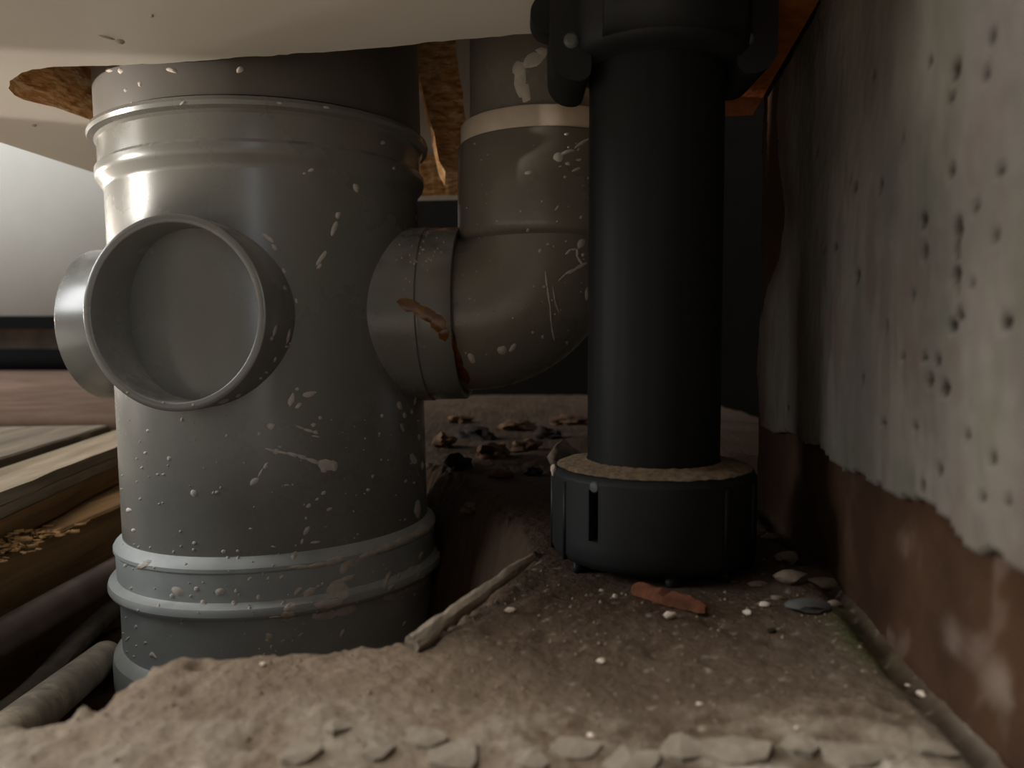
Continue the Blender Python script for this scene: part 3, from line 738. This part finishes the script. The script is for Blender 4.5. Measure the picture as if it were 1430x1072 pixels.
# sawdust heap on the joist
bm = bmesh.new(); random.seed(6)
c = at(18, 738, .30)
for k in range(170):
    r = random.uniform(.0006, .0016); d = abs(random.gauss(0, 1))
    x, y = c.x+random.gauss(0, .005), c.y+random.gauss(0, .016)
    hgt = .005*math.exp(-((x-c.x)/.006)**2-((y-c.y)/.018)**2)*random.random()
    M = Matrix.Translation((x, y, G-.0796+hgt)) @ Matrix.Rotation(random.uniform(0, 6), 4, 'Z') @ Matrix.Rotation(random.gauss(0, .4), 4, 'X')
    box(bm, -r*1.6, r*1.6, -r*.6, r*.6, -r*.25, r*.25, M)
o = from_bm('sawdust_heap', bm, M_saw); tag(o, 'small heap of pale sawdust and shavings on the joist', 'sawdust', kind='stuff')
# copper pipe, cable, grey conduit
cp_ = empty('copper_pipe', (-.1775, .3, G-.1035)); tag(cp_, 'dark tarnished copper pipe running along the foot of the joist', 'pipe')
bm = bmesh.new(); sweep(bm, [Vector((.004-.02*k*.04, -.16+.025*k, .0015*math.sin(k*.4))) for k in range(21)], .0066, 24)
from_bm('pipe_wall', bm, M_copper, cp_)
cb = empty('cable', (-.160, .27, G-.1165)); tag(cb, 'thin dusty dark cable lying in the soil below the copper pipe', 'cable')
bm = bmesh.new(); sweep(bm, [Vector((.0045*math.sin(k*.5)-.001*k, -.12+.02*k, .0015*math.sin(k*.9))) for k in range(18)], .0042, 16, jit=.15)
from_bm('sheath', bm, M_cable, cb)
a = at(150, 915, .300); b = at(-40, 1066, .180)
a_cd, b_cd = a+(a-b)*.2, b-(a-b)*.35
cd = empty('conduit', (a+b)/2); tag(cd, 'grey dusty conduit emerging from the mortar at bottom left', 'conduit')
bm = bmesh.new(); sweep(bm, [(b-(a-b)*.3).lerp(a-(a-b)*.03, k/18)-(a+b)/2 for k in range(19)], .0064, 24)
from_bm('conduit_wall', bm, M_cond, cd, sharp=60)
# far white panel with its black bottom seal, grey plinth under it
wpn = empty('white_panel', (0, 1.4, G)); tag(wpn, 'plain white upright panel in the bright room at far left', 'panel')
yb = at(0, 441, 1.4).z-G; yc = at(0, 459, 1.4).z-G
bm = bmesh.new(); box(bm, -1.9, -.22, 0, .02, yb, .75); bevel(bm, .002, 2); from_bm('panel_face', bm, M_white, wpn, sharp=50)
bm = bmesh.new(); box(bm, -1.9, -.22, -.001, .02, yc, yb-.0005); from_bm('bottom_seal', bm, M_seal, wpn, smooth=False)
pl = at(0, 490, 1.5).z
bm = bmesh.new(); box(bm, -1.9, -.2, 1.5, 1.52, G-.0495, .3); bevel(bm, .001, 1)
o = from_bm('plinth_board', bm, M_plinth); tag(o, 'dark grey-brown plinth board set back under the white panel', 'board')
bm = bmesh.new(); box(bm, -1.9, -.21, 1.43, 1.45, G-.0495, at(0, 487, 1.43).z); bevel(bm, .001, 1)
o = from_bm('threshold_strip', bm, M_seal); tag(o, 'black strip on the floor in front of the plinth', 'strip')

# ------------------------------------------------------------------ debris on the floor
def place_rock(name, px, py, wpx, hpx, m, label, cat, group=None, seed=1, flat=.6, yaw=0, sub=2, rough=.35, depth=None):
    p = on_h(px, py); k = p.y/F
    sx = wpx*k/2; sz = hpx*k/2*.8; sy = depth or max(sx*.7, sz)
    bm = rock_bm(sx, sy, sz, seed, sub, rough)
    o = from_bm(name, bm, m, sharp=45)
    o.location = (p.x, p.y, fz(p.x, p.y)+sz*flat); o.rotation_euler = (0, 0, yaw)
    return tag(o, label, cat, group)
# orange brick shard in front of the foot
a, b = on_h(886, 832), on_h(984, 862)
bs = empty('brick_shard', ((a.x+b.x)/2, (a.y+b.y)/2, 0)); tag(bs, 'long orange brick shard lying in front of the black foot', 'brick')
dv = Vector((b.x-a.x, b.y-a.y)); bm = bmesh.new()
n = 14; rows = []
for k in range(n+1):
    t = k/n-.5; ww = .0023*(1-.8*abs(t+.1)**1.5*1.6)*(.55 if k in (0, n) else 1)+.0005*noise.noise(Vector((k*1.3, 5, 2)))
    q = noise.noise(Vector((k*.8, 2, 1)))*.0005
    rows.append([bm.verts.new((t*dv.length*1.04, y_*ww+q, z_*(.5 if k in (0, n) else .9+.5*noise.noise(Vector((k*.9, 1, 7)))))) for y_, z_ in ((-1, -.0005), (-.8, .0016+q), (-.1, .0024+q*1.6), (.8, .0018), (1, -.0005))])
for A, B in zip(rows, rows[1:]):
    for i in range(5): bm.faces.new((A[i], A[(i+1) % 5], B[(i+1) % 5], B[i]))
bm.faces.new(rows[0][::-1]); bm.faces.new(rows[-1])
o = from_bm('shard_body', bm, M_brick, bs, sharp=40); bs.rotation_euler = (0, 0, math.atan2(dv.y, dv.x)); bs.location.z = fz(bs.location.x, bs.location.y)+.0006
# splinter along the broken edge
a, b = on_h(575, 900, .001), on_h(744, 777, .006)
spn = empty('wood_splinter', (a+b)/2); tag(spn, 'grey wood splinter lying along the broken mortar edge', 'splinter')
bm = bmesh.new(); P = [a.lerp(b, k/16)-(a+b)/2+Vector((noise.noise(Vector((k*.5, 0, 0)))*.0006, 0, noise.noise(Vector((k*.7, 3, 0)))*.0004)) for k in range(17)]
sweep(bm, P, [.0018-.0007*(k/16)**2+.0002*math.sin(k*1.1) for k in range(17)], 10, jit=.22, seed=3)
from_bm('splinter_body', bm, M_straw, spn, sharp=30)
place_rock('slate_piece', 1126, 850, 64, 20, M_slate, 'flat dark slate piece near the right wall', 'stone', seed=5, flat=.5)
place_rock('pale_stone', 786, 655, 44, 52, M_stone, 'pale stone standing just behind the black foot', 'stone', seed=9, flat=.8)
chips = [(713, 856, 15, 9, 'white chip right of the wood splinter'), (859, 836, 9, 9, 'round white chip left of the brick shard'), (1044, 858, 14, 10, 'bent white chip right of the brick shard'),
         (1068, 847, 17, 11, 'rounded pale chip left of the slate piece'), (592, 1022, 14, 10, 'pale chip at the bottom in front of the soil pipe'), (839, 918, 15, 8, 'pale chip in the middle of the floor'),
         (826, 1020, 14, 10, 'pale chip by the bottom crack'), (977, 976, 11, 6, 'small pale chip at lower right of centre'), (1287, 955, 15, 9, 'white chip at the foot of the right wall'),
         (1268, 937, 9, 5, 'tiny white chip above the one by the wall foot'), (935, 866, 20, 14, 'pinkish chip under the brick shard'), (368, 940, 12, 6, 'pale chip on the mound before the soil pipe'), (840, 826, 8, 6, 'tiny white chip nearest the black foot'), (1113, 1028, 9, 6, 'small white chip at the lower right')]
for k, (px, py, a_, b_, lab) in enumerate(chips):
    place_rock('mortar_chip', px, py, a_, b_, M_chipw, lab, 'chip', 'pale chips on the mortar', seed=k*1.9+1, yaw=k, rough=.5)
place_rock('black_pebble', 1077, 881, 14, 9, M_black_p, 'black pebble in front of the slate piece', 'pebble', seed=2)
place_rock('black_pebble', 1252, 992, 16, 9, M_black_p, 'black pebble at lower right near the wall', 'pebble', seed=4)
place_rock('mortar_lump', 250, 921, 38, 14, M_stoneb, 'dark lump on the crest in front of the soil pipe', 'stone', seed=6, flat=.35)
for k, (px, py, a_, b_, lab) in enumerate([(1100, 785, 34, 22, 'grey rubble stone behind the foot by the wall'), (1150, 812, 50, 22, 'grey rubble stone beside the slate piece'), (1105, 822, 48, 24, 'grey rubble stone behind the slate piece'),
                                           (1078, 752, 26, 16, 'farthest small rubble stone by the wall'), (1060, 815, 30, 10, 'flat rubble stone right of the black foot'), (1128, 790, 22, 16, 'small rubble stone touching the foot of the wall'), (1085, 838, 20, 10, 'small flat rubble stone left of the slate piece'), (1165, 842, 22, 14, 'rubble stone at the right end of the slate piece')]):
    place_rock('rubble_stone', px, py, a_, b_, M_stone, lab, 'stone', 'rubble by the right wall', seed=k+20, flat=.3)
random.seed(9)
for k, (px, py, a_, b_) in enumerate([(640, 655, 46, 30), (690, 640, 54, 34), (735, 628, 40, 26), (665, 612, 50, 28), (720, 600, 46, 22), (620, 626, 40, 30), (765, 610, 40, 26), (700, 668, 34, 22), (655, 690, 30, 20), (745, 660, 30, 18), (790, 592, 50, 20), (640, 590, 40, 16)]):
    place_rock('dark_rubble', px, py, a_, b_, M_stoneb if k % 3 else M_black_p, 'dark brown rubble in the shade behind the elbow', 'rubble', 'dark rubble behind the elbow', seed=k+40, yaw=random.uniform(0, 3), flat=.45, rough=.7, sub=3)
# pale plaster flakes along the near edge of the picture
random.seed(12)
fl = [(420, 1060, 60, 20), (470, 1022, 44, 12), (528, 1050, 56, 22), (596, 1032, 74, 18), (640, 1062, 84, 26), (742, 1066, 60, 24), (806, 1046, 74, 26), (884, 1064, 92, 24), (955, 1044, 66, 20), (1034, 1060, 104, 28), (1118, 1050, 60, 18), (1190, 1066, 110, 24), (1300, 1062, 70, 16)]
words = ['leftmost', 'second from the left', 'third from the left', 'fourth from the left', 'fifth from the left', 'sixth from the left', 'seventh from the left', 'sixth from the right', 'fifth from the right', 'fourth from the right', 'third from the right', 'second from the right', 'rightmost']
for k, (px, py, a_, b_) in enumerate(fl):
    p = on_h(px, py); s = p.y/F
    n = random.choice((7, 8, 9)); top = []; bm = bmesh.new(); low = []
    ph = random.uniform(0, 6)
    for i in range(n):
        t = 2*PI*(i+random.uniform(-.3, .3))/n+ph; q = random.uniform(.62, 1.15)
        x, y = a_*s/2*math.cos(t)*q, b_*s*1.7*math.sin(t)*q
        zt_ = .0006+random.uniform(-.0002, .0004)
        top.append(bm.verts.new((x*.97, y*.97, zt_))); low.append(bm.verts.new((x*1.02, y*1.02, -.0014)))
    c = bm.verts.new((random.uniform(-.001, .001), random.uniform(-.001, .001), .0009))
    for i in range(n):
        j = (i+1) % n; bm.faces.new((top[i], top[j], c)); bm.faces.new((low[i], low[j], top[j], top[i]))
    bm.faces.new(low[::-1])
    o = from_bm('plaster_flake', bm, M_plast, smooth=False); o.location = (p.x, p.y, fz(p.x, p.y)+.0001); o.rotation_euler = (random.uniform(-.08, .05), random.uniform(-.08, .08), 0)
    tag(o, 'angular pale plaster flake at the bottom edge, '+words[k]+' in the row', 'plaster', 'pale plaster flakes along the bottom')
# grit
bm = bmesh.new(); random.seed(3)
for k in range(2200):
    y = random.uniform(.1, .2)**1.0; x = random.uniform(-.07, WX0+WK*y-.004)
    j = slab_dist(np.array([x]), np.array([y]))[0]
    if j < .003 or (x-LX)**2+(y-LY)**2 < (RF+.002)**2: continue
    r = .00012+.0005*random.random()**5
    z = fz(x, y)
    vs = [bm.verts.new((x+r*math.cos(t)*random.uniform(.6, 1.3), y+r*math.sin(t)*random.uniform(.6, 1.3), z)) for t in (0, 1.6, 3.1, 4.7)]
    c = bm.verts.new((x, y, z+r*random.uniform(.6, 1.1)))
    for i in range(4): bm.faces.new((vs[i], vs[(i+1) % 4], c))
o = from_bm('grit', bm, M_grit, smooth=False); tag(o, 'fine pale grit scattered over the mortar', 'grit', kind='stuff')
bm = bmesh.new()
for k in range(260):
    y = random.uniform(.13, .36); x = random.uniform(-.2, -.075)
    if slab_dist(np.array([x]), np.array([y]))[0] > -.006 or math.hypot(x+.0937, y-.3045) < .068: continue
    pa, pb = b_cd.xy, a_cd.xy; tt = max(0, min(1, (Vector((x, y))-pa).dot(pb-pa)/(pb-pa).length_squared))
    if (Vector((x, y))-pa.lerp(pb, tt)).length < .013: continue
    r = .0008+.0035*random.random()**3
    b2 = rock_bm(r, r, r*.8, k, 1, .5); b2.transform(Matrix.Translation((x, y, fz(x, y)+r*.3)))
    me = bpy.data.meshes.new('t'); b2.to_mesh(me); b2.free(); bm.from_mesh(me); bpy.data.meshes.remove(me)
o = from_bm('pit_rubble', bm, M_saw); tag(o, 'crumbled soil and small stones on the bottom of the pit at left', 'soil', kind='stuff')
